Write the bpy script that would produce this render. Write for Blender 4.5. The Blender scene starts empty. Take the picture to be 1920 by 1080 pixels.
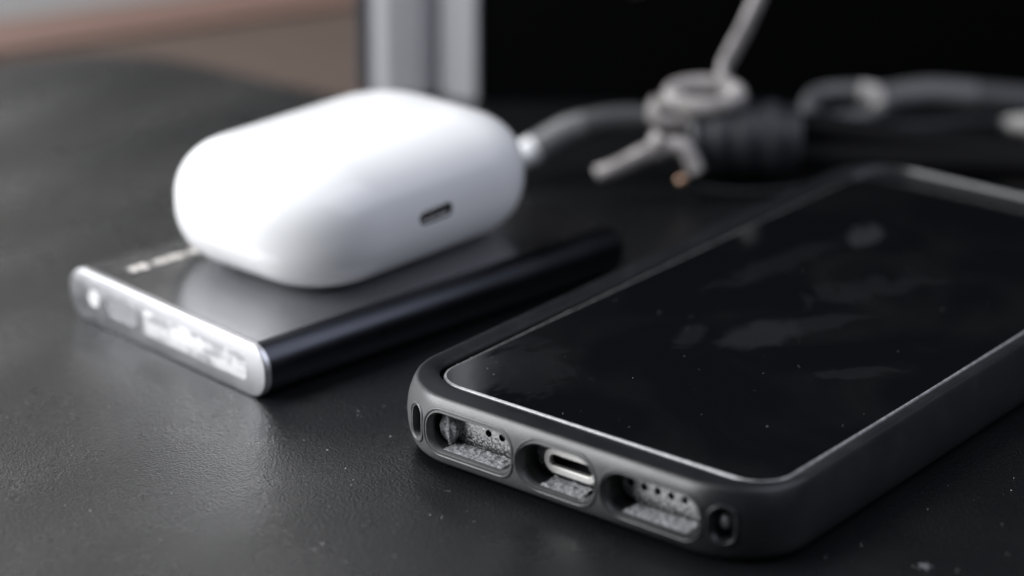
import bpy, bmesh, math, random
from mathutils import Vector, Matrix, noise
PI = math.pi
random.seed(7)
S = 0.001                                   # everything below is in millimetres
scene = bpy.context.scene
COL = scene.collection

# ------------------------------------------------------------------ camera
cam_d = bpy.data.cameras.new('camera')
cam = bpy.data.objects.new('camera', cam_d)
COL.objects.link(cam)
CP = Vector((246.585, -276.206, 171.647))
R_ = Vector((0.78308, 0.62189, 0.00643))
F_ = Vector((-0.57786, 0.73138, -0.36216))
U_ = R_.cross(F_)
m = Matrix((R_, U_, -F_)).transposed().to_4x4()
m.translation = CP * S
cam.matrix_world = m
cam_d.sensor_width = 36.0
cam_d.lens = 4764.6 / 1920 * 36
cam_d.clip_start = 0.01
cam_d.clip_end = 50
cam_d.dof.use_dof = True
cam_d.dof.focus_distance = 0.401
cam_d.dof.aperture_fstop = 7.7
cam_d.dof.aperture_blades = 0
scene.camera = cam

# ------------------------------------------------------------------ world, lamps, exposure
world = bpy.data.worlds.new('World')
scene.world = world
world.use_nodes = True
bg = world.node_tree.nodes['Background']
bg.inputs[0].default_value = (0.80, 0.90, 1.0, 1)
bg.inputs[1].default_value = 0.045
scene.view_settings.view_transform = 'Standard'
scene.view_settings.look = 'None'
scene.view_settings.exposure = 0
scene.view_settings.gamma = 1


def area(name, az, el, dist, sx, sy, power, col, target=(-20, 50, 10)):
    """window-like lamp; az measured from +y towards +x, in degrees"""
    l = bpy.data.lights.new(name, 'AREA')
    l.shape = 'RECTANGLE'
    l.size, l.size_y = sx, sy
    l.energy = power
    l.color = col
    o = bpy.data.objects.new(name, l)
    COL.objects.link(o)
    a, e = math.radians(az), math.radians(el)
    d = Vector((math.cos(e) * math.sin(a), math.cos(e) * math.cos(a), math.sin(e)))
    t = Vector(target) * S
    o.location = t + d * dist
    o.rotation_euler = (-d).to_track_quat('-Z', 'Y').to_euler()
    return o


area('window_light_front', -137, 27, 1.3, 1.05, 0.85, 31, (0.97, 0.98, 1.0))
area('fill_light_top', -85, 64, 1.4, 0.8, 0.6, 8.5, (1.0, 0.985, 0.97))  # added overhead fill that brightens the top of the earbud case
area('window_light_back', -44.0, 36, 1.5, 0.20, 0.30, 1.2, (1.0, 0.97, 0.93))
area('fill_light_side', 72, 50, 1.5, 1.7, 1.5, 14, (0.82, 0.86, 1.0))  # added fill that lifts the shaded port side
area('fill_light_left', -66, 14, 1.4, 0.5, 0.32, 1.5, (1.0, 0.985, 0.97))  # added fill for the bright left side, narrowed to band the mat's sheen


# ------------------------------------------------------------------ helpers
def mat(name, base, rough=0.5, metal=0.0, spec=0.5, coat=0.0, coat_rough=0.05):
    mt = bpy.data.materials.new(name)
    mt.use_nodes = True
    b = mt.node_tree.nodes['Principled BSDF']
    b.inputs['Base Color'].default_value = (*base, 1)
    b.inputs['Roughness'].default_value = rough
    b.inputs['Metallic'].default_value = metal
    b.inputs['Specular IOR Level'].default_value = spec
    b.inputs['Coat Weight'].default_value = coat
    b.inputs['Coat Roughness'].default_value = coat_rough
    return mt


class NT:
    """tiny node helper: object coordinates in millimetres"""
    def __init__(s, mt):
        s.t = mt.node_tree
        s.b = s.t.nodes['Principled BSDF']
        tc = s.t.nodes.new('ShaderNodeTexCoord')
        mp = s.t.nodes.new('ShaderNodeMapping')
        mp.inputs['Scale'].default_value = (1000, 1000, 1000)
        s.t.links.new(tc.outputs['Object'], mp.inputs['Vector'])
        s.v = mp.outputs[0]

    def link(s, a, b): s.t.links.new(a, b)

    def mapped(s, sc, rot=0):
        mp = s.t.nodes.new('ShaderNodeMapping')
        mp.inputs['Scale'].default_value = sc
        mp.inputs['Rotation'].default_value = (0, 0, rot)
        s.link(s.v, mp.inputs['Vector'])
        return mp.outputs[0]

    def noise(s, scale, detail=3, rough=0.55, vec=None, dist=0):
        n = s.t.nodes.new('ShaderNodeTexNoise')
        n.inputs['Scale'].default_value = scale
        n.inputs['Detail'].default_value = detail
        n.inputs['Roughness'].default_value = rough
        n.inputs['Distortion'].default_value = dist
        s.link(vec or s.v, n.inputs['Vector'])
        return n.outputs[0]

    def voronoi(s, scale, feature='F1', vec=None):
        n = s.t.nodes.new('ShaderNodeTexVoronoi')
        n.feature = feature
        n.inputs['Scale'].default_value = scale
        s.link(vec or s.v, n.inputs['Vector'])
        return n.outputs['Distance']

    def ramp(s, fac, stops):
        n = s.t.nodes.new('ShaderNodeValToRGB')
        e = n.color_ramp.elements
        e[0].position, e[0].color = stops[0][0], (*stops[0][1], 1)
        e[1].position, e[1].color = stops[-1][0], (*stops[-1][1], 1)
        for p, c in stops[1:-1]:
            x = e.new(p)
            x.color = (*c, 1)
        s.link(fac, n.inputs[0])
        return n.outputs[0]

    def g(s, fac, a, b, p0=0.3, p1=0.7):
        return s.ramp(fac, [(p0, (a, a, a)), (p1, (b, b, b))])

    def math(s, op, a, b):
        n = s.t.nodes.new('ShaderNodeMath')
        n.operation = op
        for i, x in enumerate((a, b)):
            if isinstance(x, (int, float)): n.inputs[i].default_value = x
            else: s.link(x, n.inputs[i])
        return n.outputs[0]

    def bump(s, h, dist, strength=1.0, prev=None):
        n = s.t.nodes.new('ShaderNodeBump')
        n.inputs['Strength'].default_value = strength
        n.inputs['Distance'].default_value = dist * S
        s.link(h, n.inputs['Height'])
        if prev is not None: s.link(prev, n.inputs['Normal'])
        return n.outputs[0]

    def setn(s, n): s.link(n, s.b.inputs['Normal'])
    def setc(s, c): s.link(c, s.b.inputs['Base Color'])
    def setr(s, c): s.link(c, s.b.inputs['Roughness'])


def mesh_obj(name, verts, faces, material, parent=None, smooth=True, angle=35, midx=None):
    me = bpy.data.meshes.new(name)
    me.from_pydata([tuple(c * S for c in v) for v in verts], [], faces)
    for x in (material if isinstance(material, (list, tuple)) else [material]):
        me.materials.append(x)
    me.validate()
    bm = bmesh.new(); bm.from_mesh(me)
    bmesh.ops.recalc_face_normals(bm, faces=bm.faces)
    bm.to_mesh(me); bm.free()
    if midx:
        for p in me.polygons: p.material_index = midx
    if smooth:
        me.shade_smooth()
        me.set_sharp_from_angle(angle=math.radians(angle))
    o = bpy.data.objects.new(name, me)
    COL.objects.link(o)
    o.parent = parent
    return o


def thing(name, label, cat, loc=(0, 0, 0), rotz=0, group=None):
    o = bpy.data.objects.new(name, None)
    o.empty_display_size = 0.01
    COL.objects.link(o)
    o.location = Vector(loc) * S
    o.rotation_euler = (0, 0, math.radians(rotz))
    o['label'] = label
    o['category'] = cat
    if group: o['group'] = group
    return o


def tag(o, label, cat, group=None):
    o['label'] = label; o['category'] = cat
    if group: o['group'] = group
    return o


def loft(rings, closed=True, cap0=False, cap1=False, loop=False):
    n = len(rings[0])
    v = [p for r in rings for p in r]
    f = []
    m_ = len(rings)
    for i in range(m_ if loop else m_ - 1):
        j = (i + 1) % m_
        for k in range(n if closed else n - 1):
            l = (k + 1) % n
            f.append((i * n + k, i * n + l, j * n + l, j * n + k))
    if cap0: f.append(tuple(range(n))[::-1])
    if cap1: f.append(tuple((m_ - 1) * n + k for k in range(n)))
    return v, f


def fill_cap(v, f, ring_idx, steps=3):
    """fill a planar convex ring with shrinking rings and a centre fan (keeps shading clean)"""
    c = Vector((0, 0, 0))
    for i in ring_idx: c += Vector(v[i])
    c /= len(ring_idx)
    prev = list(ring_idx)
    for s_ in range(1, steps):
        t = s_ / steps
        cur = []
        for i in ring_idx:
            p = Vector(v[i]).lerp(c, t)
            cur.append(len(v)); v.append(tuple(p))
        for k in range(len(prev)):
            l = (k + 1) % len(prev)
            f.append((prev[k], prev[l], cur[l], cur[k]))
        prev = cur
    ci = len(v); v.append(tuple(c))
    for k in range(len(prev)):
        f.append((prev[k], prev[(k + 1) % len(prev)], ci))


def rrect(x0, x1, y0, y1, rx, ry0, ry1, z, step=1.3, na=20):
    """rounded rectangle ring, constant vertex count for a fixed outer size"""
    pts = []
    def arc(cx, cy, rx_, ry_, a0):
        for i in range(na + 1):
            a = a0 + (PI / 2) * i / na
            pts.append((cx + rx_ * math.cos(a), cy + ry_ * math.sin(a), z))
    def seg(p, q, n):
        for i in range(1, n):
            t = i / n
            pts.append((p[0] + (q[0] - p[0]) * t, p[1] + (q[1] - p[1]) * t, z))
    nx, ny = rrect.nx, rrect.ny
    arc(x1 - rx, y1 - ry1, rx, ry1, 0)
    seg((x1 - rx, y1), (x0 + rx, y1), nx)
    arc(x0 + rx, y1 - ry1, rx, ry1, PI / 2)
    seg((x0, y1 - ry1), (x0, y0 + ry0), ny)
    arc(x0 + rx, y0 + ry0, rx, ry0, PI)
    seg((x0 + rx, y0), (x1 - rx, y0), nx)
    arc(x1 - rx, y0 + ry0, rx, ry0, 1.5 * PI)
    seg((x1, y0 + ry0), (x1, y1 - ry1), ny)
    return pts
rrect.nx, rrect.ny = 36, 60


def stadium(cx, cz, w, h, e=0.0, r=None, n=10):
    """ring in the x-z plane: list of (x, z)"""
    w2, h2 = w / 2 + e, h / 2 + e
    r = min(w2, h2) if r is None else min(r + e, w2, h2)
    out = []
    for q, (sx, sz) in enumerate(((1, 1), (-1, 1), (-1, -1), (1, -1))):
        for i in range(n + 1):
            a = q * PI / 2 + (PI / 2) * i / n
            out.append((cx + sx * (w2 - r) + r * math.cos(a), cz + sz * (h2 - r) + r * math.sin(a)))
    return out


def cutter(cx, cz, w, h, stations, r=None):
    """prism along y; stations = [(y, expansion)]"""
    rings = [[(x, y, z) for x, z in stadium(cx, cz, w, h, e, r)] for y, e in stations]
    return loft(rings, cap0=True, cap1=True)


def boolean_cut(o, cutters, mats, cut_idx=None):
    for v, f in cutters:
        c = mesh_obj('cutter', v, f, mats, smooth=False, midx=cut_idx)
        c.parent = o.parent
        md = o.modifiers.new('cut', 'BOOLEAN')
        md.operation = 'DIFFERENCE'; md.solver = 'EXACT'; md.object = c
        bpy.context.view_layer.update()
        dg = bpy.context.evaluated_depsgraph_get()
        me = bpy.data.meshes.new_from_object(o.evaluated_get(dg))
        o.modifiers.clear()
        old = o.data; o.data = me
        nm = old.name; bpy.data.meshes.remove(old); me.name = nm
        cm = c.data; bpy.data.objects.remove(c); bpy.data.meshes.remove(cm)
    o.data.shade_smooth()
    o.data.set_sharp_from_angle(angle=math.radians(32))


def bezier(pts, n=12):
    """Catmull-Rom through the points"""
    P = [Vector(p) for p in pts]
    P = [P[0] * 2 - P[1]] + P + [P[-1] * 2 - P[-2]]
    out = []
    for i in range(1, len(P) - 2):
        a, b, c, d = P[i - 1:i + 3]
        for k in range(n):
            t = k / n
            out.append(0.5 * ((2 * b) + (c - a) * t + (2 * a - 5 * b + 4 * c - d) * t * t + (3 * b - a - 3 * c + d) * t ** 3))
    out.append(P[-2])
    return out


def tube(pts, r, ns=16, flat=1.0, closed=False, up=Vector((0, 0, 1))):
    rings = []
    n = len(pts)
    for i, p in enumerate(pts):
        if closed: t = (pts[(i + 1) % n] - pts[i - 1]).normalized()
        else: t = (pts[min(i + 1, n - 1)] - pts[max(i - 1, 0)]).normalized()
        s_ = t.cross(up)
        if s_.length < 1e-4: s_ = t.cross(Vector((1, 0, 0)))
        s_.normalize()
        u = s_.cross(t)
        rr = r(i / (n - 1)) if callable(r) else r
        rings.append([tuple(p + s_ * (rr * flat * math.cos(a)) + u * (rr * math.sin(a))) for a in [2 * PI * k / ns for k in range(ns)]])
    return loft(rings, cap0=not closed, cap1=not closed, loop=closed)


def box_vf(x0, x1, y0, y1, z0, z1, b=0.0):
    bm = bmesh.new()
    bmesh.ops.create_cube(bm, size=1)
    for v in bm.verts:
        v.co = Vector(((x0 + x1) / 2 + v.co.x * (x1 - x0), (y0 + y1) / 2 + v.co.y * (y1 - y0), (z0 + z1) / 2 + v.co.z * (z1 - z0)))
    if b: bmesh.ops.bevel(bm, geom=list(bm.edges), offset=b, segments=4, profile=0.5, affect='EDGES')
    bm.verts.index_update()
    v = [tuple(p.co) for p in bm.verts]; f = [tuple(q.index for q in p.verts) for p in bm.faces]
    bm.free()
    return v, f


# ------------------------------------------------------------------ materials
# black grained desk mat
M_mat = mat('black_leatherette', (0.012, 0.013, 0.014), 0.28, spec=0.5)
n = NT(M_mat)
warp = n.noise(0.45, 2)
cell = n.voronoi(2.5, 'SMOOTH_F1', n.mapped((1.0, 1.0, 1.0)))
cell2 = n.voronoi(4.1, 'F1')
fine = n.noise(3.0, 3, 0.6)
hsum = n.math('ADD', n.math('MULTIPLY', cell, 0.65), n.math('MULTIPLY', cell2, 0.25))
hsum = n.math('ADD', hsum, n.math('MULTIPLY', fine, 0.18))
wave = n.noise(0.03, 0, 0.5, n.mapped((1.2, 0.22, 1)))
b1 = n.bump(wave, 4.0, 1.0)
b2 = n.bump(hsum, 0.14, 1.0, b1)
n.setn(b2)
wear = n.noise(0.05, 5, 0.6)
n.setr(n.g(wear, 0.24, 0.34))
dust = n.noise(1.1, 6, 0.75)
n.setc(n.ramp(dust, [(0.0, (0.005, 0.0055, 0.0065)), (0.62, (0.0075, 0.008, 0.009)), (0.82, (0.04, 0.04, 0.038))]))

# wood of the desk
def wood(name, a, b):
    mt = mat(name, a, 0.5)
    q = NT(mt)
    g_ = q.noise(0.06, 6, 0.6, q.mapped((0.25, 3.0, 1), math.radians(20)), 0.6)
    q.setc(q.ramp(g_, [(0.3, a), (0.7, b)]))
    q.setn(q.bump(g_, 0.1, 0.4))
    return mt
M_wood = wood('brown_wood', (0.076, 0.048, 0.037), (0.092, 0.060, 0.046))
M_wood2 = wood('pale_wood', (0.150, 0.084, 0.065), (0.172, 0.098, 0.076))

M_wall = mat('grey_wall', (0.20, 0.20, 0.20), 0.8)
q = NT(M_wall); q.setn(q.bump(q.noise(0.3, 4), 0.2, 0.3))

M_white = mat('white_plastic', (0.84, 0.845, 0.85), 0.22, spec=0.5)
q = NT(M_white); q.setr(q.g(q.noise(0.15, 5), 0.18, 0.27))
M_darksocket = mat('dark_socket', (0.015, 0.015, 0.02), 0.4)
M_screw = mat('dull_screw_metal', (0.32, 0.33, 0.35), 0.4, 0.9)
M_port = mat('port_metal', (0.80, 0.79, 0.76), 0.5, 1.0)
M_steel = mat('steel', (0.72, 0.71, 0.69), 0.22, 1.0)
q = NT(M_steel); q.setr(q.g(q.noise(1.2, 5), 0.15, 0.35))

# anodised body of the drive
M_anod = mat('dark_anodised_metal', (0.07, 0.073, 0.085), 0.30, 1.0)
q = NT(M_anod)
q.setn(q.bump(q.noise(9, 2, 0.6), 0.012, 0.8))
q.setr(q.g(q.noise(0.08, 5), 0.25, 0.34))
M_top = mat('satin_dark_panel', (0.42, 0.42, 0.435), 0.30, 1.0)
q = NT(M_top)
q.setn(q.bump(q.noise(9, 2, 0.6), 0.012, 0.8))
q.setr(q.g(q.noise(0.08, 5), 0.21, 0.27))
M_alu = mat('polished_aluminium', (0.60, 0.60, 0.62), 0.30, 1.0)
q = NT(M_alu)
q.setn(q.bump(q.noise(1.2, 4, 0.6, q.mapped((0.25, 1, 3))), 0.03, 0.6))
q.setr(q.g(q.noise(0.4, 5), 0.36, 0.50))
M_print = mat('pale_print', (0.80, 0.76, 0.72), 0.5)
M_glare = mat('glare_plate_metal', (0.85, 0.85, 0.86), 0.35, 0.3)
q = NT(M_glare); lg = q.noise(0.13, 4, 0.6, q.mapped((0.8, 1, 1.8))); q.setc(q.ramp(lg, [(0.40, (0.42, 0.42, 0.44)), (0.52, (0.88, 0.88, 0.89))]))  # patchy white puts the blown glare into the plate colour
M_glint = mat('white_glint', (0.85, 0.85, 0.85), 0.15)  # white painted for a bright reflection on the end plate

# rubber bumper
M_rub = mat('dark_grey_rubber', (0.075, 0.077, 0.082), 0.42, spec=0.5)
q = NT(M_rub)
sm = q.noise(0.14, 6, 0.62, None, 0.8)
fn = q.noise(3.5, 5, 0.7)
q.setr(q.g(sm, 0.31, 0.37))
q.setc(q.ramp(q.math('ADD', q.math('MULTIPLY', sm, 0.30), q.math('MULTIPLY', fn, 0.70)),
              [(0.30, (0.008, 0.0085, 0.010)), (0.52, (0.012, 0.0125, 0.0145)), (0.70, (0.034, 0.034, 0.037))]))
q.setn(q.bump(fn, 0.012, 0.8))
# dusty wear on the near left end, plus bright sheen painted into the colour
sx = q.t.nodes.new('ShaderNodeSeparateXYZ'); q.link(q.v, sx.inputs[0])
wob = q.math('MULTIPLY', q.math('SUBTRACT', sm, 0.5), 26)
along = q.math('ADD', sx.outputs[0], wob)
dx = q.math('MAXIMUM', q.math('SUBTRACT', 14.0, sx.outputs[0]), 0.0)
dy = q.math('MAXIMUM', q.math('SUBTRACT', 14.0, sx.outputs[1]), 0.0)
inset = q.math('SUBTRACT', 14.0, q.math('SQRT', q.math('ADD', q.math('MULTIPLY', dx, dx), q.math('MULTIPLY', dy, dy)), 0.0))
wear_sheen = q.math('MULTIPLY', q.g(q.math('MULTIPLY', along, 0.01), 1.0, 0.0, 0.02, 0.60), q.g(q.math('MULTIPLY', inset, 0.2), 1.0, 0.0, 0.24, 0.36))
wear_sheen = q.math('MULTIPLY', wear_sheen, q.g(q.math('MULTIPLY', sx.outputs[1], 0.01), 1.0, 0.0, 0.05, 0.16))
wear_sheen = q.math('MULTIPLY', wear_sheen, q.g(fn, 0.65, 1.0, 0.35, 0.65))
cm = q.t.nodes.new('ShaderNodeMixRGB'); q.link(wear_sheen, cm.inputs[0])
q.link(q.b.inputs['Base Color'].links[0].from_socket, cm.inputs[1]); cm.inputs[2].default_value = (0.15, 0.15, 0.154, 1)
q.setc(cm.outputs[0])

# dusty fluff on the floor of the case openings
M_fluff = mat('dusty_rubber', (0.25, 0.25, 0.26), 0.9)
q = NT(M_fluff)
d1 = q.noise(2.4, 12, 0.88, None, 0.2)
q.setc(q.ramp(d1, [(0.42, (0.012, 0.012, 0.014)), (0.47, (0.22, 0.22, 0.23)), (0.56, (0.56, 0.56, 0.585))]))
q.setn(q.bump(d1, 0.18, 0.8))

M_frame = mat('phone_frame_metal', (0.50, 0.49, 0.47), 0.25, 0.9)
q = NT(M_frame)
d2 = q.noise(2.4, 9, 0.80, None, 0.3)
sx = q.t.nodes.new('ShaderNodeSeparateXYZ'); q.link(q.v, sx.inputs[0])
hz = q.math('MULTIPLY', q.math('SUBTRACT', sx.outputs[2], 6.9), 0.16)      # lint settles low in the openings
dd = q.math('ADD', d2, hz)
q.setc(q.ramp(q.math('ADD', d2, q.math('MULTIPLY', hz, 0.3)), [(0.39, (0.02, 0.02, 0.022)), (0.44, (0.28, 0.28, 0.29)), (0.52, (0.60, 0.60, 0.60)), (0.60, (0.78, 0.77, 0.74))]))
mr = q.g(dd, 0.0, 1.0, 0.46, 0.60); q.link(mr, q.b.inputs['Metallic'])
q.setr(q.g(dd, 0.8, 0.25, 0.42, 0.60))
q.setn(q.bump(d2, 0.12, 0.7))

M_glass = mat('black_screen_glass', (0.004, 0.005, 0.006), 0.10, spec=0.45)
M_prot = mat('protector_glass', (0.004, 0.005, 0.006), 0.06, spec=0.34)
q = NT(M_prot)
s1 = q.noise(0.045, 3, 0.5, None, 1.2)
s2 = q.noise(0.25, 7, 0.7, q.mapped((1, .35, 1), 0.5), 0.4)
q.setr(q.ramp(q.math('ADD', q.math('MULTIPLY', s1, 0.75), q.math('MULTIPLY', s2, 0.25)),
              [(0.45, (0.05, 0.05, 0.05)), (0.58, (0.09, 0.09, 0.09)), (0.72, (0.18, 0.18, 0.18))]))
sm2 = q.noise(0.035, 3, 0.5, None, 0.8)
q.setc(q.ramp(sm2, [(0.48, (0.0035, 0.0042, 0.005)), (0.66, (0.006, 0.0068, 0.0075)), (0.85, (0.011, 0.012, 0.013))]))
SMUDGES_AND_GLARE = [(36, 57, 5.6, 9.5, -0.15, 0.5, 0.55), (27, 49.5, 2.6, 6.5, 0.35, 0.9, 0.32), (41, 68, 3.0, 9, -0.5, 1.0, 0.32),
           (24, 110, 4.2, 6.5, 0.2, 0.7, 1.0), (20, 90, 3.6, 22, -0.1, 1.3, 0.25), (40, 88, 5, 16, -0.4, 1.6, 0.28), (14, 22, 9, 12, 0.4, 1.5, 0.22), (56, 52, 2.2, 8, -0.7, 1.2, 0.3)]
# greasy finger marks on the glass; the strongest one is a painted reflection
cloud = q.noise(0.10, 5, 0.6, None, 1.5)
def glass_mark(cx, cy, rx, ry, rot, dist):
    mp = q.t.nodes.new('ShaderNodeMapping'); mp.vector_type = 'TEXTURE'
    mp.inputs['Location'].default_value = (cx, cy, 11.3)
    mp.inputs['Rotation'].default_value = (0, 0, rot)
    mp.inputs['Scale'].default_value = (rx, ry, 100)
    q.link(q.v, mp.inputs['Vector'])
    ln = q.t.nodes.new('ShaderNodeVectorMath'); ln.operation = 'LENGTH'; q.link(mp.outputs[0], ln.inputs[0])
    d = q.math('ADD', ln.outputs['Value'], q.math('MULTIPLY', q.math('SUBTRACT', cloud, 0.5), dist * 2.4))
    return q.g(d, 1.0, 0.0, 0.62, 1.22)
marks = None
for cx, cy, rx, ry, rot, ds, w_ in SMUDGES_AND_GLARE:
    k_ = q.math('MULTIPLY', glass_mark(cx, cy, rx, ry, rot, ds), w_ * 1.0)
    marks = k_ if marks is None else q.math('MAXIMUM', marks, k_)
cm = q.t.nodes.new('ShaderNodeMixRGB'); q.link(marks, cm.inputs[0])
q.link(q.b.inputs['Base Color'].links[0].from_socket, cm.inputs[1]); cm.inputs[2].default_value = (0.020, 0.0205, 0.0225, 1)
q.setc(cm.outputs[0])
rr_ = q.t.nodes.new('ShaderNodeMixRGB'); q.link(marks, rr_.inputs[0])
q.link(q.b.inputs['Roughness'].links[0].from_socket, rr_.inputs[1]); rr_.inputs[2].default_value = (0.38, 0.38, 0.38, 1)
q.setr(rr_.outputs[0])
M_protedge = mat('protector_edge', (0.14, 0.145, 0.155), 0.2, spec=0.8)
q = NT(M_protedge); pe = q.noise(0.9, 6, 0.7); q.setc(q.ramp(pe, [(0.35, (0.17, 0.173, 0.18)), (0.6, (0.30, 0.305, 0.315)), (0.75, (0.42, 0.42, 0.42))]))

M_cable = mat('black_cable_rubber', (0.006, 0.0065, 0.008), 0.34, spec=0.4)
M_turn = mat('dull_black_rubber', (0.003, 0.003, 0.004), 0.7, spec=0.15)
M_cable_g = mat('grey_cable_rubber', (0.10, 0.10, 0.105), 0.35)
q = NT(M_cable_g); q.setn(q.bump(q.noise(0.8, 3), 0.1, 0.5))
M_tie = mat('grey_twist_tie', (0.34, 0.32, 0.31), 0.32, spec=0.7)
q = NT(M_tie); q.setc(q.ramp(q.noise(0.25, 3), [(0.38, (0.22, 0.205, 0.20)), (0.60, (0.38, 0.355, 0.345))])); q.setn(q.bump(q.noise(1.1, 4), 0.15, 0.6))
M_copper = mat('copper', (0.75, 0.50, 0.36), 0.3, 1.0)
M_box = mat('matt_black_plastic', (0.0012, 0.0013, 0.0016), 0.6, spec=0.06)
q = NT(M_box); q.setn(q.bump(q.noise(2.0, 3), 0.05, 0.4))
M_silver = mat('satin_silver', (0.50, 0.50, 0.525), 0.5, 0.3)
q = NT(M_silver); q.setr(q.g(q.noise(0.05, 3), 0.42, 0.55))
M_gap = mat('gap_shade', (0.07, 0.075, 0.09), 0.5)
M_dust = mat('dust', (0.55, 0.55, 0.53), 0.8)

# ------------------------------------------------------------------ setting
def struct(o):
    o['kind'] = 'structure'
    return o

# mat: big sheet with one rounded corner in view
corner = Vector((-202.0, 137.0)); dl = Vector((-14.9, -29.4)).normalized(); dr = Vector((66.6, 4.0)).normalized()
A_ = corner + dl * 420; B_ = corner + dr * 620
outl = [A_]
a0, a1 = corner + dl * 22, corner + dr * 22
for i in range(13):
    t = i / 12
    outl.append(a0 * (1 - t) ** 2 + corner * 2 * t * (1 - t) + a1 * t * t)
outl += [Vector((-131, 141.3)), Vector((-122, 147)), Vector((-112, 165)), Vector((-60, 330)), Vector((500, 700)), Vector((500, -420)), Vector((-250, -520))]
T_MAT = 2.0
v = [(p.x, p.y, z) for z in (0.0, -T_MAT) for p in outl]
k = len(outl)
f = [tuple(range(k)), tuple(range(2 * k - 1, k - 1, -1))] + [(i, (i + 1) % k, k + (i + 1) % k, k + i) for i in range(k)]
struct(mesh_obj('desk_mat', v, f, M_mat, smooth=False))
# wooden desk below it, in two boards, and the grey wall beyond
e0, e1 = Vector((-236.6, 127.7)), Vector((-212.4, 188.6))
de = (e1 - e0).normalized(); ne = Vector((-de.y, de.x))
def board(name, off0, off1, z0, z1, m_, l0=-420, l1=700):
    ps = [e0 + de * l0 + ne * off0, e0 + de * l1 + ne * off0, e0 + de * l1 + ne * off1, e0 + de * l0 + ne * off1]
    v = [(p.x, p.y, z) for z in (z0, z1) for p in ps]
    f = [(0, 1, 2, 3), (7, 6, 5, 4)] + [(i, (i + 1) % 4, 4 + (i + 1) % 4, 4 + i) for i in range(4)]
    return struct(mesh_obj(name, v, f, m_, smooth=False))
board('desk', -900, -14, -T_MAT - 20, -T_MAT - 0.004, M_wood)
board('desk_edge_board', -13.6, 14, -T_MAT - 20, -T_MAT + 1.2, M_wood2)
board('ledge', 14.4, 900, -T_MAT - 60, -T_MAT - 3, M_wall)

# ------------------------------------------------------------------ tall black box and silver housing at the back
ub = Vector((0.783, 0.622, 0)); vb = Vector((-0.622, 0.783, 0))
ang = math.degrees(math.atan2(ub.y, ub.x))
bx = thing('black_box', 'tall matt black box standing at the back behind the cables', 'box', (-106.7, 158.3, 0), ang)
mesh_obj('front_panel', *box_vf(0, 330, 0, 3, 0.0, 340, 0.8), M_box, bx)
mesh_obj('cabinet', *box_vf(0.4, 329.6, 3.01, 210, 0.4, 339.6, 1.0), M_box, bx)
rg = [[(x, y, z) for x, z in stadium(35.5, 28.5, 6, 6, e_, None, 8)] for y, e_ in ((0.2, 0.0), (-0.5, 0.0), (-0.8, -0.4))]
M_olive = mat('dim_olive_plastic', (0.035, 0.034, 0.022), 0.5)
mesh_obj('badge', *loft(rg, cap0=True, cap1=True), M_olive, bx)

sh = thing('silver_housing', 'satin silver metal housing with rounded edges left of the black box', 'housing', (-106.7, 158.3, 0), ang)
def prism_z(ring, z0, z1, ins=1.0):
    c = Vector((sum(p[0] for p in ring) / len(ring), sum(p[1] for p in ring) / len(ring)))
    def sc(s_, z): return [(c.x + (x - c.x) * s_, c.y + (y - c.y) * s_, z) for x, y in ring]
    return loft([sc(.96, z0), sc(1, z0 + ins), sc(1, z1 - ins), sc(.96, z1)], cap0=True, cap1=True)
mesh_obj('shell', *prism_z(stadium(-17.2, 22, 15.5, 40, 0, 4.5, 12), 0, 300), M_silver, sh)
mesh_obj('slanted_side', *prism_z([(-9.3, 5.5), (-8.9, 3.2), (-1.0, -0.6), (-0.35, -0.3), (-0.3, 38), (-9.3, 38)], 0, 300), M_silver, sh)
mesh_obj('gap_shade_strip', *prism_z(stadium(-26.5, 22, 3.4, 34, 0, 1.2, 5), 0, 298), M_gap, sh)  # dark strip painted for the shade in the gap

# ------------------------------------------------------------------ portable drive
SSD_W, SSD_T, SSD_L = 56.0, 9.6, 87.0
ssd = thing('portable_drive', 'flat black metal portable drive with a shiny silver end plate under the white earbud case', 'portable drive', (-53.6, 6.35, 0), -7.4)
def tub(y, e_):
    return [(x, y, z) for x, z in stadium(0, SSD_T / 2, SSD_W, SSD_T, e_, 4.3, 12)]
v, f = loft([tub(1.3, 0), tub(SSD_L - 1.2, 0), tub(SSD_L - .5, -.3), tub(SSD_L, -1.0)], cap0=True, cap1=True)
mesh_obj('sleeve', v, f, M_anod, ssd)
pn = [(-24.2, 1.5), (24.2, 1.5), (24.2, SSD_L - 1.4), (-24.2, SSD_L - 1.4)]
v = [(x, y, z) for z in (SSD_T - 0.05, SSD_T + 0.008) for x, y in pn]
mesh_obj('top_panel', v, [(3, 2, 1, 0), (4, 5, 6, 7)] + [(i, (i + 1) % 4, 4 + (i + 1) % 4, 4 + i) for i in range(4)], M_top, ssd, smooth=False)
v, f = loft([tub(1.28, 0.0), tub(0.35, 0.0), tub(0.12, -0.12), tub(0, -0.35)], cap0=False, cap1=True)
ec = mesh_obj('end_plate', v, f, M_alu, ssd)
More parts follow.
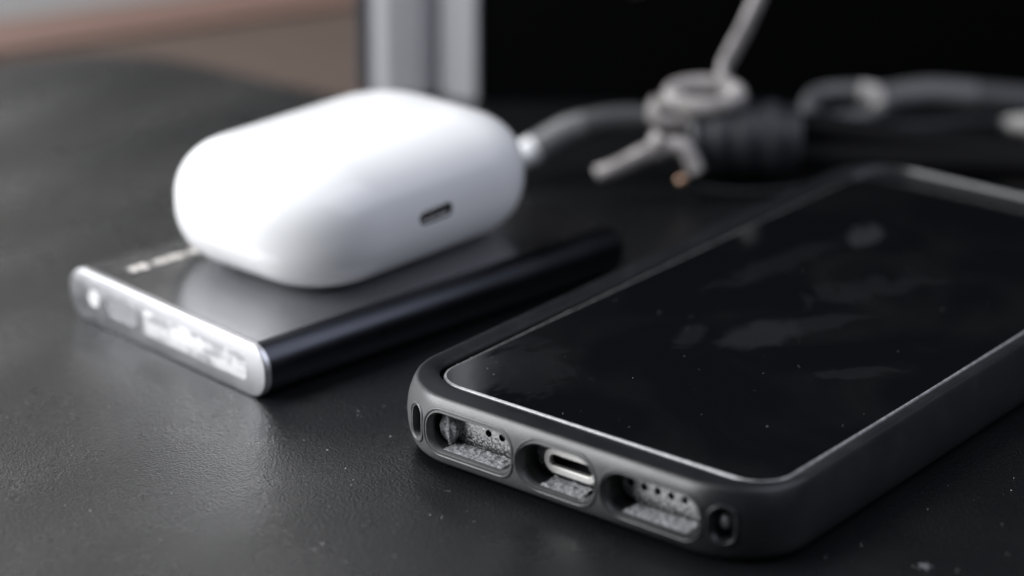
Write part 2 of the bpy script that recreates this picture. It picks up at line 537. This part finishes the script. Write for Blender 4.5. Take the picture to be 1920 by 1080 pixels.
# plate with painted glare, port, painted glint and screw marks on the end plate
v, f = loft([[(x, 0.05, z) for x, z in stadium(8.5, 4.8, 29, 4.9, 0, 1.0, 5)], [(x, -0.05, z) for x, z in stadium(8.5, 4.8, 29, 4.9, -0.25, 1.0, 5)]], cap0=True, cap1=True)
mesh_obj('glare_plate', v, f, M_glare, ec)
v, f = loft([[(x, 0.3, z) for x, z in stadium(-20.3, 4.9, 3.6, 3.6, 0, None, 8)], [(x, -0.2, z) for x, z in stadium(-20.3, 4.9, 3.6, 3.6, -.3, None, 8)]], cap0=True, cap1=True)
mesh_obj('glint_disc', v, f, M_glint, ec)
ring = [[(x, y, z) for x, z in stadium(-12, 4.8, 9.2, 3.3, e_, None, 8)] for y, e_ in ((0.07, .35), (-0.10, .35), (-0.10, 0.0), (0.07, 0.0))]
mesh_obj('port_rim', *loft(ring, loop=True), mat('rim_metal', (0.45, 0.45, 0.47), 0.35, 1.0), ec)
v, f = loft([[(x, y, z) for x, z in stadium(-12, 4.8, 9.2, 3.3, 0.05, None, 8)] for y in (0.05, -0.01)], cap0=True, cap1=True)
mesh_obj('port_socket', v, f, mat('grey_socket', (.5, .5, .52), .4, .8), ec)
# faded print along the left edge of the top face: illegible at this blur, kept as small marks
vv, ff = [], []
def quad(x0, x1, y0, y1, z=SSD_T + 0.014):
    b = len(vv)
    vv.extend([(x0, y0, z), (x1, y0, z), (x1, y1, z), (x0, y1, z)]); ff.append((b, b + 1, b + 2, b + 3))
XT = -17.6
def mark(y0, y1, h=1.9, dx=0): quad(XT - h / 2 + dx, XT + h / 2 + dx, y0, y1)
mark(6.0, 7.6, 2.1); mark(8.0, 9.9, 2.4)
y = 11.2
while y < 38:
    w_ = random.uniform(0.5, 0.95)
    mark(y, y + w_, random.choice((1.7, 1.9, 2.3)), random.choice((0, .1, -.1)))
    y += w_ + random.choice((0.22, 0.28, 0.3, 0.9))
mesh_obj('printed_text', vv, ff, M_print, ssd, smooth=False)

# ------------------------------------------------------------------ white earbud case
ec_t = thing('earbud_case', 'glossy white rounded earbud charging case lying on the black drive', 'earbud case', (-48.93, 50.45, 9.64), -2.53)
EX, EY, ET, ERp, EA, EE = 46.0, 63.6, 22.6, 16.4, 15.6, 2.8
def spow(x, e): return math.copysign(abs(x) ** e, x)
rings = []
NPH = 44
for i in range(NPH + 1):
    ph = -PI / 2 + PI * i / NPH
    ins = EA * (1 - abs(math.cos(ph)) ** (2 / EE))
    z = ET / 2 + ET / 2 * spow(math.sin(ph), 2 / 2.3)
    rr = ERp - ins
    ring = []
    for q_ in range(4):
        sx, sy = ((1, 1), (-1, 1), (-1, -1), (1, -1))[q_]
        for t in range(17):
            a = q_ * PI / 2 + PI / 2 * t / 16
            ring.append((sx * (EX / 2 - ERp) + rr * math.cos(a), sy * (EY / 2 - ERp) + rr * math.sin(a), z))
        # points along the straight part that follows
        nx_, ny_ = ((0, 1), (-1, 0), (0, -1), (1, 0))[q_]
        nxt = ((-1, 1), (-1, -1), (1, -1), (1, 1))[q_]
        a = (q_ + 1) * PI / 2
        p0 = ring[-1]
        p1 = (nxt[0] * (EX / 2 - ERp) + rr * math.cos(a), nxt[1] * (EY / 2 - ERp) + rr * math.sin(a), z)
        ns_ = 16
        for s_ in range(1, ns_):
            t = s_ / ns_
            ring.append((p0[0] + (p1[0] - p0[0]) * t, p0[1] + (p1[1] - p0[1]) * t, z))
    rings.append(ring)
v, f = loft(rings)
nr = len(rings[0])
fill_cap(v, f, list(range(nr))[::-1], 4)
fill_cap(v, f, list(range((len(rings) - 1) * nr, len(rings) * nr)), 4)
shell = mesh_obj('shell', v, f, [M_white, M_darksocket], ec_t, angle=80)
# cut the socket in the long side facing +x : build cutter along y then turn it
cv, cf = cutter(0, ET / 2 + 0.45, 7.8, 2.0, [(-1.5, 0.5), (0.15, 0.35), (0.45, 0.0), (5.5, 0)])
cv = [(EX / 2 - y_, x_ - 2.3, z_) for x_, y_, z_ in cv]
boolean_cut(shell, [(cv, cf)], [M_white, M_darksocket], 1)
shell.data.set_sharp_from_angle(angle=math.radians(50))
ring = [[(EX / 2 - y_, x_ - 2.3, z_) for x_, z_ in stadium(0, ET / 2 + 0.45, 7.8, 2.0, e_, None, 10)] for y_, e_ in ((0.50, 0.0), (0.42, -0.15), (0.5, -0.30), (3.5, -0.30), (3.5, -0.02))]
cp = mesh_obj('charging_port', *loft(ring, loop=True), M_steel, ec_t)
mesh_obj('contact_tongue', *box_vf(EX / 2 - 4.5, EX / 2 - 1.3, -5.2, 0.6, ET / 2 - .15, ET / 2 + .35, 0.1), M_darksocket, cp)

# ------------------------------------------------------------------ phone bumper case
W, L, RC = 74.37, 148.0, 14.0
prof = [(5, 6, 0.0), (3.4, 4.2, .10), (2.3, 2.9, .35), (1.55, 2.0, .85), (.95, 1.3, 1.6), (.5, .75, 2.7), (.2, .36, 3.9), (.06, .14, 5.1), (0, 0.03, 6.3), (0, 0, 7.2),
        (.06, .04, 8.1), (.2, .15, 9.1), (.42, .34, 10.0), (.70, .58, 10.8), (.95, .82, 11.4), (1.15, 1.02, 11.85), (1.36, 1.24, 12.2), (1.50, 1.40, 12.38), (1.64, 1.60, 12.44),
        (1.9, 2.1, 12.40), (2.6, 3.8, 12.2), (3.3, 5.4, 11.97), (3.85, 6.65, 11.72), (4.0, 6.95, 11.6), (4.05, 7.05, 11.4), (4.05, 7.05, 11.0),
        (2.4, 4.8, 10.9), (2.2, 4.6, 9.5), (2.2, 4.6, 3.0), (2.6, 4.9, 1.9), (5, 7, 1.6)]
pc = thing('phone_case', 'dark grey rubber bumper case around the black phone, with openings along its near end', 'phone case', (0, 0, 0), 0)
def far_in(i_, z):                       # the far lip drops more steeply than the side lips
    return i_ if i_ <= 1.7 or z < 11.3 else 1.7 + (i_ - 1.7) * 0.18
rings = [rrect(i_, W - i_, yn, L - far_in(i_, z), RC - i_, RC - yn, RC - far_in(i_, z), z) for i_, yn, z in prof]
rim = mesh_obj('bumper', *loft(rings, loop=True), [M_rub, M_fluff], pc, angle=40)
st = [(-1.2, 1.5), (-0.2, 0.78), (0.25, 0.42), (0.62, 0.16), (1.1, 0.0), (5.3, 0.0), (7.2, -0.1)]
cuts = [cutter(19.6, 6.9, 16.2, 6.3, st, 2.5), cutter(36.8, 6.9, 13.8, 7.0, st), cutter(54.3, 6.9, 16.6, 6.3, st, 2.9)]
st2 = [(-0.6, 1.3), (0.9, 0.5), (1.5, 0.1), (1.9, 0.0), (6.5, 0.0)]
cuts += [cutter(8.3, 7.0, 2.5, 5.2, st2), cutter(66.1, 7.0, 2.9, 5.0, st2)]
boolean_cut(rim, cuts, [M_rub, M_fluff], None)
def surf_y(z):
    for (i0, a, z0), (i1, b, z1) in zip(prof[:18], prof[1:18]):
        if z0 <= z <= z1: return a + (b - a) * (z - z0) / (z1 - z0)
    return 0
for cx, w, h, rr in ((8.3, 2.5, 5.2, None), (66.1, 2.9, 5.0, None), (19.6, 16.2, 6.3, 2.5), (36.8, 13.8, 7.0, None), (54.3, 16.6, 6.3, 2.9)):
    def corner_y(x):
        dx = max(0, RC - x, x - (W - RC))
        return RC - math.sqrt(RC * RC - dx * dx)
    pth = [Vector((x, surf_y(z) + corner_y(x) + 0.02, z)) for x, z in stadium(cx, 6.9, w, h, 0.86 if w > 5 else 0.5, rr, 14)]
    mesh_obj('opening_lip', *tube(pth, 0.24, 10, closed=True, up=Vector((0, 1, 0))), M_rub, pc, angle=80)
# back plate of the case
rings = [rrect(i_, W - i_, yn, L - i_, RC - i_, RC - yn, RC - i_, z) for i_, yn, z in ((4.9, 5.4, 1.45), (4.9, 5.4, 0.15))]
v, f = loft(rings, cap0=True, cap1=True)
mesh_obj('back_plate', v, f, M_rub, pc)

# ------------------------------------------------------------------ phone
ph = thing('phone', 'black glass phone lying face up inside the dark rubber bumper case', 'phone', (0, 0, 0), 0)
PX0, PX1, PY0, PY1, PR = 2.3, 72.07, 4.95, 145.7, 11.4
def pring(i_, z): return rrect(PX0 + i_, PX1 - i_, PY0 + i_, PY1 - i_, PR - i_, PR - i_, PR - i_, z)
v, f = loft([pring(a, z) for a, z in ((4.0, 1.75), (2.2, 1.9), (1.1, 2.5), (.35, 3.6), (0, 5.0), (0, 8.0), (.3, 9.2), (.8, 10.0), (1.3, 10.4))], cap0=True, cap1=True)
fr = mesh_obj('frame', v, f, [M_frame, M_darksocket], ph)
hs = []
for x in (20.0, 22.7): hs.append((x, 7.0, 1.2))
for k_ in range(6): hs.append((47.4 + k_ * 2.45, 6.9, 1.15))
cl = [cutter(x, z, d, d, [(4.0, 0.12), (5.0, 0.0), (6.6, 0)]) for x, z, d in hs]
cl.append(cutter(36.8, 6.75, 9.3, 3.1, [(4.0, 0), (9.5, 0)]))
boolean_cut(fr, cl, [M_frame, M_darksocket], 1)
ring = [[(x, y_, z) for x, z in stadium(36.8, 6.75, 9.3, 3.1, e_, None, 10)] for y_, e_ in ((4.94, 0.55), (4.1, 0.55), (3.95, 0.4), (3.95, -0.45), (4.15, -0.62), (4.9, -0.62), (4.9, -0.04))]
pt = mesh_obj('charging_port', *loft(ring, loop=True), M_port, ph)
mesh_obj('port_contact', *box_vf(33.4, 40.2, 8.3, 9.3, 5.6, 7.9, .1), M_darksocket, pt)
v, f = loft([pring(a, z) for a, z in ((1.32, 10.41), (1.34, 10.5), (1.7, 10.68), (2.4, 10.8), (3.2, 10.84))], cap0=True, cap1=True)
mesh_obj('screen', v, f, M_glass, ph)
def gring(i_, z):
    x0, x1, y0, y1, r = 4.9, 69.75, 8.35, 139.9, 6.0
    return rrect(x0 + i_, x1 - i_, y0 + i_, y1 - i_, r - i_, r - i_, r - i_, z)
v, f = loft([gring(0.05, 10.85), (gring(0, 11.05)), gring(0.06, 11.18), gring(0.20, 11.27), gring(.42, 11.30)])
sp_e = mesh_obj('protector_edge', v, f, M_protedge, None)
v, f = loft([gring(.42, 11.30), gring(.9, 11.305)], cap1=True)
sp = mesh_obj('screen_protector', v, f, M_prot, ph)
sp_e.parent = sp

# lint packed into the first opening
def wad(cx, cy, cz, rx, ry, rz, seed):
    bm = bmesh.new(); bmesh.ops.create_icosphere(bm, subdivisions=4, radius=1)
    v = []
    for p in bm.verts:
        k_ = 1 + 0.35 * noise.noise(p.co * 1.8 + Vector((seed, 0, 0))) + 0.14 * noise.noise(p.co * 6 + Vector((seed, 0, 0)))
        v.append((cx + p.co.x * rx * k_, cy + p.co.y * ry * k_, cz + p.co.z * rz * k_))
    f = [tuple(q_.index for q_ in p.verts) for p in bm.faces]; bm.free()
    return mesh_obj('lint', v, f, M_fluff, pc, angle=180)
wad(13.2, 3.9, 6.9, 1.5, 1.5, 3.1, 2.0)
for x_, y_ in ((8.7, 3.6), (65.4, 3.0)):
    bm = bmesh.new(); bmesh.ops.create_uvsphere(bm, u_segments=20, v_segments=12, radius=1.0)
    vs_ = [(x_ + p.co.x * 1.15, y_ + p.co.y * .45, 6.9 + p.co.z * 1.25) for p in bm.verts]; fs_ = [tuple(q_.index for q_ in p.verts) for p in bm.faces]; bm.free()
    mesh_obj('screw', vs_, fs_, M_screw, pc, angle=180)
# fluff lying on the floor of the openings
def fluff(cx, w, y0, y1, z0, seed):
    rnd = random.Random(seed)
    nx_, ny_ = int(w * 5), 14
    v = []; f = []
    for j in range(ny_ + 1):
        for i in range(nx_ + 1):
            x = cx - w / 2 + w * i / nx_; yy = y0 + (y1 - y0) * j / ny_
            h = max(0, noise.noise(Vector((x * 1.1, yy * 1.3, seed)))) * 0.45 + noise.noise(Vector((x * 4.5, yy * 4.5, seed))) * 0.07
            edge = min(1, j / 2)
            v.append((x, yy, z0 + h * edge))
    for j in range(ny_):
        for i in range(nx_):
            a = j * (nx_ + 1) + i
            f.append((a, a + 1, a + nx_ + 2, a + nx_ + 1))
    o = mesh_obj('lint', v, f, M_fluff, pc, smooth=True, angle=180)
    return o
for cx, w, z0, sd in ((19.6, 11.5, 3.80, 3), (36.8, 7.5, 3.48, 8), (54.3, 11.5, 3.80, 15)):
    fluff(cx, w, 1.25, 5.1, z0, sd)

# ------------------------------------------------------------------ cables
def cable(name, pts, r, m_, parent=None, n_=12, **k):
    return mesh_obj(name, *tube(bezier(pts, n_), r, 20, **k), m_, parent, angle=60)

cb = thing('coiled_cable', 'coil of glossy black cable behind the earbud case, wrapped with a grey tie', 'cable', (-30, 150, 0))
def rel(pts, o=(-30, 150, 0)): return [(p[0] - o[0], p[1] - o[1], p[2] - o[2]) for p in pts]
cable('cable_lead', rel([(-66.5, 118, 4.2), (-62.5, 122.7, 7.0), (-58.6, 127.7, 10.3), (-53.1, 133.2, 12.4), (-47.2, 138.2, 12.9), (-41.6, 143.0, 11.8), (-35, 149, 10)]), 2.7, mat('lead_rubber', (0.06, 0.061, 0.064), 0.24, spec=0.8), cb)
# bundle: several turns squeezed together
for k_, (dy, dz, r_) in enumerate(((0, 0, 3.6), (5.5, 1.0, 3.4), (2.5, 5.2, 3.3))):
    cable('cable_turn', rel([(-36 + dy * .3, 141 + dy, 6.5 + dz), (-28, 148 + dy, 6.6 + dz), (-18, 158 + dy, 5.6 + dz), (0, 172 + dy, 4.6 + dz * .6), (22, 188 + dy, 4.2 + dz * .3), (60, 205 + dy, 4 )]), r_, M_turn, cb)
cable('cable_loop', rel([(-28, 172, 5), (-31, 178, 7.6), (-33.5, 186, 9.2), (-28.5, 191.5, 9.9), (-23.6, 194.8, 9.4), (-21.8, 194.8, 7.0), (-25, 191.5, 4.6), (-32, 185, 3.8), (-36, 180, 3.6)]), 2.0, M_cable_g, cb)
cable('cable_segment', rel([(-27, 203, 5.2), (-22, 208, 6.2), (-18.2, 212, 6.4), (-11.6, 217.5, 5.8)]), 3.6, M_cable_g, cb)
cable('cable_segment', rel([(-11.6, 217.5, 5.8), (-4, 223, 5.2), (6, 230, 4.4), (30, 246, 4)]), 3.55, mat('shaded_cable_rubber', (0.05, 0.05, 0.054), 0.45), cb)  # same cable, its fading light put into a darker colour
cable('cable_arc', rel([(-30, 186, 2.2), (-16.7, 197.0, 2.3), (-7.9, 204.8, 2.9), (-1.0, 209.8, 3.3)]), 2.3, M_cable, cb)
cable('arc_highlight', rel([(-1.0, 209.8, 3.3), (3.2, 212.4, 3.5), (12, 216, 3.0), (24, 214, 2.6)]), lambda t: 1.2 + 1.8 * min(1, t * 1.6), mat('arc_highlight_grey', (0.36, 0.35, 0.34), 0.4), cb)  # bright end of the arc, highlight painted as a paler piece
cable('loop_highlight', rel([(-27.0, 192.6, 9.8), (-23.9, 194.7, 9.2), (-22.4, 195, 7.6)]), 2.35, mat('loop_highlight_grey', (0.42, 0.40, 0.39), 0.4), cb)  # pale bead painted for the highlight at the loop's end

mesh_obj('cable_wrap', *tube(bezier(rel([(-38, 142.5, 8.6), (-33, 147, 9), (-27, 152, 9), (-21, 157.5, 8.4)])), lambda t: 8.1 - 14 * (t - .5) ** 4 + .35 * math.sin(t * 26), 28), mat('black_wrap', (0.016, 0.018, 0.022), 0.5), cb)

tie = thing('cable_tie', 'pale grey looped tie knotted around the cable coil with its tail sticking up', 'cable tie', (-35, 145, 0))
def relt(pts): return rel(pts, (-35, 145, 0))
import itertools
# the loop lies nearly flat around the coil top
cR = Vector((-35.0, 144.0, 18.6)); ru = Vector((0.783, 0.622, 0.0)); rv = Vector((-0.45, 0.57, 0.30))
pts = [cR + ru * (7.0 * math.cos(a)) + rv * (4.6 * math.sin(a)) - Vector((35 * -1, 145, 0)) for a in [2 * PI * k_ / 48 for k_ in range(48)]]
mesh_obj('tie_loop', *tube(pts, 2.15, 16, 0.9, closed=True), M_tie, tie, angle=60)
mesh_obj('tie_collar', *tube(bezier(relt([(-41.2, 137.6, 18.0), (-41.8, 137.2, 15.0), (-39.5, 138.8, 13.8), (-36, 141.8, 13.9), (-32, 145.5, 15.0)])), 2.4, 14, 1.0), M_tie, tie)
mesh_obj('tie_tail', *tube(bezier(relt([(-34.5, 150.0, 19.5), (-35.2, 151.5, 23.5), (-34.1, 156.5, 30.5), (-32.9, 161.0, 38.5)])), lambda t: 1.9 - .2 * t, 14, .7), M_tie, tie)
mesh_obj('tie_end', *tube(bezier(relt([(-44.8, 120.0, 5.6), (-41.5, 122.8, 7.2), (-38.5, 126.5, 9.3), (-36.2, 129.3, 10.6), (-32.5, 132.0, 11.2), (-30.6, 132.6, 9.5), (-28.6, 132.6, 6.4)])), lambda t: 2.0 - .7 * abs(t - .5), 14, 1), M_tie, tie)
mesh_obj('tie_knot', *tube(bezier(relt([(-36.6, 129.2, 9.4), (-36.2, 129.6, 12.0), (-35.6, 130.2, 13.0)])), 2.2, 14), M_tie, tie)
bm = bmesh.new(); bmesh.ops.create_uvsphere(bm, u_segments=16, v_segments=10, radius=1.05)
v = [tuple(p.co) for p in bm.verts]; f = [tuple(q_.index for q_ in p.verts) for p in bm.faces]; bm.free()
wt = mesh_obj('wire_tip', [(x + 4.2, y - 14.7, z + 4.8) for x, y, z in v], f, M_copper, tie)
mesh_obj('wire', *tube(bezier(relt([(-30.8, 130.3, 4.6), (-28, 134, 2.6), (-22, 141, 1.2), (-14, 150, 1.2)])), 0.75, 10), M_cable, tie)

plug = thing('cable_plug', 'small plug with painted highlight at the end of the black cable just right of the earbud case', 'plug', (-64, 121, 0))
mesh_obj('lead_highlight', *tube(bezier([(1.5, 1.7, 7.0), (5.4, 6.7, 10.4), (8.5, 10, 11.7)]), lambda t: 2.9 - .18 * t, 20), mat('lead_highlight_grey', (0.15, 0.15, 0.155), 0.22), plug)  # grey piece paints the highlight fading along the black cable
mesh_obj('plug_highlight', *tube(bezier([(-4.6, -6.6, 3.6), (-1.5, -2.9, 4.9), (1.6, 1.8, 7.1)]), lambda t: 2.3 + .5 * t, 20), mat('plug_highlight_white', (0.80, 0.80, 0.82), 0.2), plug)  # bright highlight on the plug painted as white plastic

# ------------------------------------------------------------------ dust
def specks(name, label_kind, pts, m_):
    v, f = [], []
    for (x, y, z, r) in pts:
        b = len(v)
        a = random.uniform(0, PI); e_ = random.uniform(1, 2.2)
        for k_ in range(5):
            t = a + 2 * PI * k_ / 5
            u = r * e_ * math.cos(t - a); w_ = r * math.sin(t - a)
            v.append((x + u * math.cos(a) - w_ * math.sin(a), y + u * math.sin(a) + w_ * math.cos(a), z + r * 0.25))
        v.append((x, y, z + r * 1.1)); v.append((x, y, z - r * .2))
        for k_ in range(5):
            f.append((b + k_, b + (k_ + 1) % 5, b + 5)); f.append((b + (k_ + 1) % 5, b + k_, b + 6))
    o = mesh_obj(name, v, f, m_, smooth=False)
    o['kind'] = 'stuff'
    return o
pts = []
for _ in range(420):
    x, y = random.uniform(-150, 30), random.uniform(-70, 60)
    if 0 < x < W and 0 < y < L: continue
    if -80 < x < -15 and 0 < y < 95: continue
    pts.append((x, y, 0.0, random.choice((.04, .05, .06, .06, .08, .11))))
for _ in range(60):
    pts.append((random.uniform(76, 120), random.uniform(-30, 60), 0, random.choice((.04, .06, .08))))
specks('dust', '', pts, M_dust)
pts = []
for _ in range(60):
    pts.append((random.uniform(6, 68.5), 9.5 + 90 * random.random() ** 1.5, 11.31, random.choice((.02, .03, .03, .04, .06))))
for _ in range(150):
    pts.append((random.uniform(4.2, 4.85), random.uniform(16, 100), 10.86, random.choice((.04, .06, .09))))
for _ in range(40):
    pts.append((random.uniform(10, 66), random.uniform(7.3, 8.2), 10.86, random.choice((.03, .04, .06))))
specks('dust', '', pts, M_dust)

# a few fibres on the mat and one star-shaped crumb by the near right corner
vv, ff = [], []
def add(vf):
    b = len(vv); vv.extend(vf[0]); ff.extend([tuple(i + b for i in f_) for f_ in vf[1]])
for _ in range(26):
    x, y = random.uniform(-110, 20), random.uniform(-62, 0)
    if _ > 20: x, y = random.uniform(80, 112), random.uniform(-10, 45)
    a = random.uniform(0, 2 * PI); p = Vector((x, y, 0.06)); pp = [p.copy()]
    for k_ in range(4):
        a += random.uniform(-.7, .7); p = p + Vector((math.cos(a), math.sin(a), 0)) * random.uniform(.15, .45); pp.append(p.copy())
    add(tube(bezier(pp, 4), random.choice((.018, .025, .03)), 5))
for k_ in range(5):
    a = k_ * 1.25 + .3
    add(tube(bezier([Vector((89.2, 20.5, .2)), Vector((89.2 + .5 * math.cos(a), 20.5 + .5 * math.sin(a), .3)), Vector((89.2 + 1.1 * math.cos(a + .3), 20.5 + 1.1 * math.sin(a + .3), .15))], 4), .13, 6))
o = mesh_obj('dust', vv, ff, mat('grey_fibre', (0.16, 0.165, 0.18), 0.8), angle=180)
o['kind'] = 'stuff'
